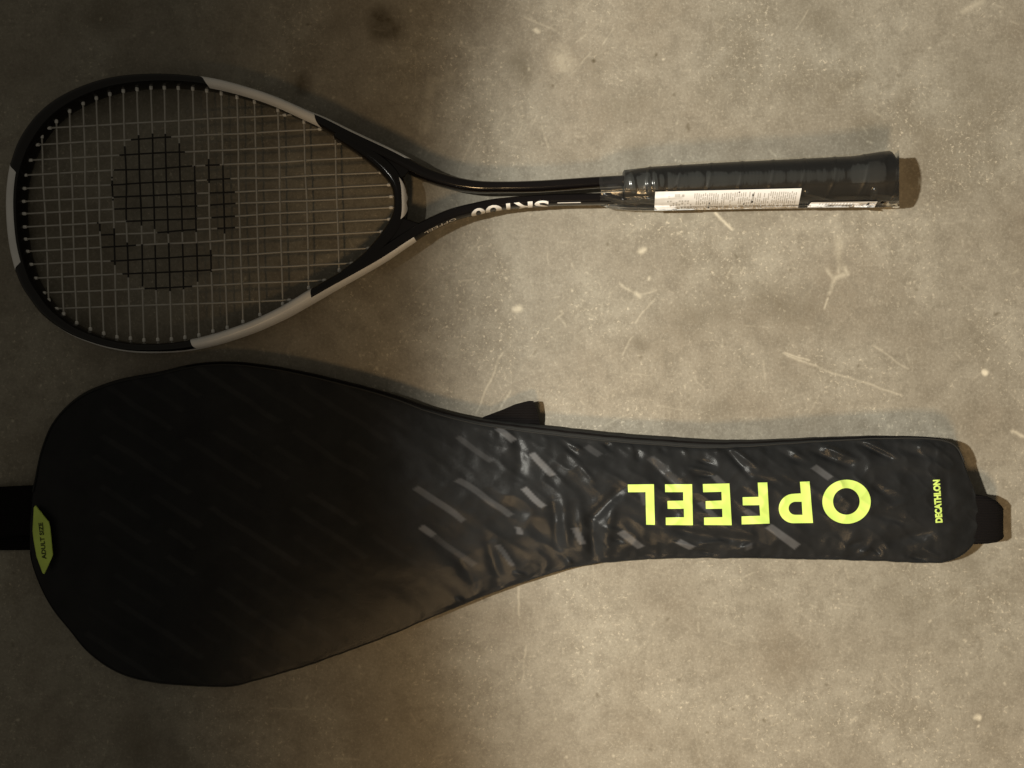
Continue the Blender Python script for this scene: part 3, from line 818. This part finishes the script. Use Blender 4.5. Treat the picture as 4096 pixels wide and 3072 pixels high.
# lettering on the front panel (outlines measured in the photo, upside down)
def print_poly(name, outer, holes, mat, parent, zfn, off=0.0004, maxlen=7.0):
    bm = bmesh.new()
    for lp in [outer]+holes:
        vs_ = [bm.verts.new((x, y, 0)) for x, y in lp]
        for i in range(len(vs_)): bm.edges.new((vs_[i], vs_[(i+1) % len(vs_)]))
    bmesh.ops.triangle_fill(bm, edges=bm.edges[:], use_beauty=True)
    bmesh.ops.triangulate(bm, faces=bm.faces[:])
    refine(bm, maxlen)
    X = np.array([q.co.x for q in bm.verts]); Y = np.array([q.co.y for q in bm.verts])
    Z = zfn(X, Y)+off
    for q, x, y, z in zip(bm.verts, X, Y, Z): q.co = P(x, y, float(z))
    me = bpy.data.meshes.new(name); bm.to_mesh(me); bm.free()
    me.materials.append(mat); me.polygons.foreach_set('use_smooth', [True]*len(me.polygons))
    return fix_up(link(bpy.data.objects.new(name, me), parent))
def fix_up(o):
    bm = bmesh.new(); bm.from_mesh(o.data)
    for fc in bm.faces:
        if fc.normal.z < 0: fc.normal_flip()
    bm.to_mesh(o.data); bm.free(); return o
c7 = lambda pts: [(2300+x/2.212, 1600+y/2.212) for x, y in pts]
c8 = lambda pts: [(3096+x/2.212, 1600+y/2.212) for x, y in pts]
Lp = c7([(467, 748), (698, 745), (707, 1105), (630, 1103), (624, 815), (470, 816)])
E1 = c7([(797, 746), (1036, 745), (1043, 1108), (804, 1106), (803, 1040), (965, 1037), (963, 962), (820, 963), (818, 893), (958, 890), (957, 815), (798, 815)])
E2 = c7([(1131, 744), (1366, 738), (1387, 1108), (1143, 1106), (1142, 1040), (1305, 1037), (1302, 962), (1158, 963), (1156, 895), (1299, 889), (1296, 812), (1134, 816)])
Fp = c7([(1617, 731), (1701, 729), (1722, 1093), (1475, 1101), (1474, 1030), (1638, 1024), (1632, 930), (1485, 932), (1483, 860), (1624, 857)])
def arc(cx, cy, rx, ry, a0, a1, n=18):
    return [(cx+rx*math.cos(math.radians(a0+(a1-a0)*i/n)), cy+ry*math.sin(math.radians(a0+(a1-a0)*i/n))) for i in range(n+1)]
Pp = c7([(1990, 724), (2075, 720), (2106, 1088)] + arc(1935, 960, 132, 130, 90, 270) + [(1999, 826)])
Ph = c7([(2006, 900), (2013, 1016)] + arc(1950, 958, 60, 58, 90, 270, 12))
Oo = c8(arc(642, 900, 214, 195, 0, 360, 56)[:-1]); Oh = c8(arc(640, 897, 118, 118, 0, 360, 48)[:-1])
for pl, hl in ((Oo, [Oh]), (Pp, [Ph]), (Fp, []), (E2, []), (E1, []), (Lp, [])):
    print_poly('letter', pl, hl, M_lime, panel, cover_z)
def cover_text(name, txt, p0, p1, height, mat, parent, bold, zfn, off=0.0004):
    """baseline from p0 to p1 in px, letters rising to the left of travel as seen in the picture"""
    dx, dy = p1[0]-p0[0], p1[1]-p0[1]; l = math.hypot(dx, dy); nx, ny = dy/l, -dx/l
    def fn(u, v):
        x = p0[0]+dx*u+nx*height*v; y = p0[1]+dy*u+ny*height*v
        return P(x, y, float(zfn(np.array([x]), np.array([y]))[0])+off)
    return fix_up(place_text(name, txt, fn, mat, parent, bold))
cover_text('lettering', 'DECATHLON', (3771, 2090), (3760, 1918), 29, M_lime, panel, 0.055, cover_z)

# lime size tag on the head end
def tag_z(x, y): return np.full_like(np.asarray(x, float), 0.0165) - np.clip(165-np.asarray(x, float), 0, 60)*0.00010
tagp = [(140, 2023), (150, 2036), (194, 2088), (199, 2110), (210, 2219), (206, 2232), (176, 2296), (170, 2292), (146, 2227), (134, 2160), (130, 2125), (132, 2085), (135, 2030)]
tag = print_poly('size_tag', tagp, [], M_limetag, cover, tag_z, off=0.001)
md = tag.modifiers.new('thickness', 'SOLIDIFY'); md.thickness = 0.0010; md.offset = -1
cover_text('lettering', 'ADULT SIZE', (186, 2236), (171, 2090), 18, M_darkprint, tag, 0.03, tag_z, off=0.0013)

# loop of webbing sewn into the handle end
def ribbon(name, path, ya, yb, thick, mat, parent):
    """path: list of (px, z); ya/yb: px across at each path point"""
    v = []
    n_ = len(path)
    for (x, z), a, b_ in zip(path, ya, yb):
        for k in range(9):
            y = a+(b_-a)*k/8
            v.append(P(x+3*float(vnoise(y/40, x/90, 61)), y, z+0.0004*float(vnoise(x/50, y/40, 62))))
    o = fix_normals(mesh_obj(name, v, grid_faces(n_, 9), mat, parent))
    md = o.modifiers.new('thickness', 'SOLIDIFY'); md.thickness = thick; md.offset = 0
    return o
pl = [(3860, .0205), (3905, .0220), (3945, .0225), (3982, .0220), (4002, .0200), (4008, .0165), (4000, .0130), (3970, .0110), (3930, .0105), (3870, .0110)]
ribbon('end_loop', pl, [1975, 1978, 1984, 2004, 2024, 2034, 2026, 2010, 1990, 1984], [2176, 2176, 2174, 2168, 2156, 2146, 2150, 2160, 2168, 2170], 0.0018, M_web, cover)
# shoulder strap: leaves the head end to the left, doubles back under the cover
pl = [(330, .0085), (200, .0088), (100, .0070), (-60, .0055), (-260, .0050), (-420, .0060), (-480, .0058), (-500, .0040), (-480, .0022), (-420, .0018), (-200, .0016), (60, .0016), (300, .0016)]
ya = [1940, 1940, 1942, 1950, 1968, 1985, 1990, 1992, 1990, 1990, 2000, 2010, 2010]
yb = [2130, 2132, 2140, 2156, 2172, 2180, 2184, 2186, 2190, 2195, 2200, 2200, 2195]
ribbon('shoulder_strap', pl, ya, yb, 0.0014, M_web, cover)
# the strap's other end peeps out from under the upper edge
def strap_end():
    poly = [(1900, 1690), (1936, 1667), (2010, 1640), (2060, 1618), (2117, 1603), (2134, 1604), (2143, 1630), (2152, 1655), (2160, 1700), (2150, 1740), (1920, 1735)]
    bm = bmesh.new()
    vs_ = [bm.verts.new((x, y, 0)) for x, y in poly]
    bm.faces.new(vs_); bmesh.ops.triangulate(bm, faces=bm.faces[:]); refine(bm, 25)
    for q in bm.verts:
        x, y = q.co.x, q.co.y
        z = 0.0035 + 0.0065*max(0, min(1, (1730-y)/120.0)) + 0.0008*float(vnoise(x/40, y/40, 71))
        q.co = P(x, y, z)
    me = bpy.data.meshes.new('strap_end'); bm.to_mesh(me); bm.free(); me.materials.append(M_web)
    o = fix_normals(link(bpy.data.objects.new('strap_end', me), cover))
    md = o.modifiers.new('thickness', 'SOLIDIFY'); md.thickness = 0.0016; md.offset = 0
strap_end()
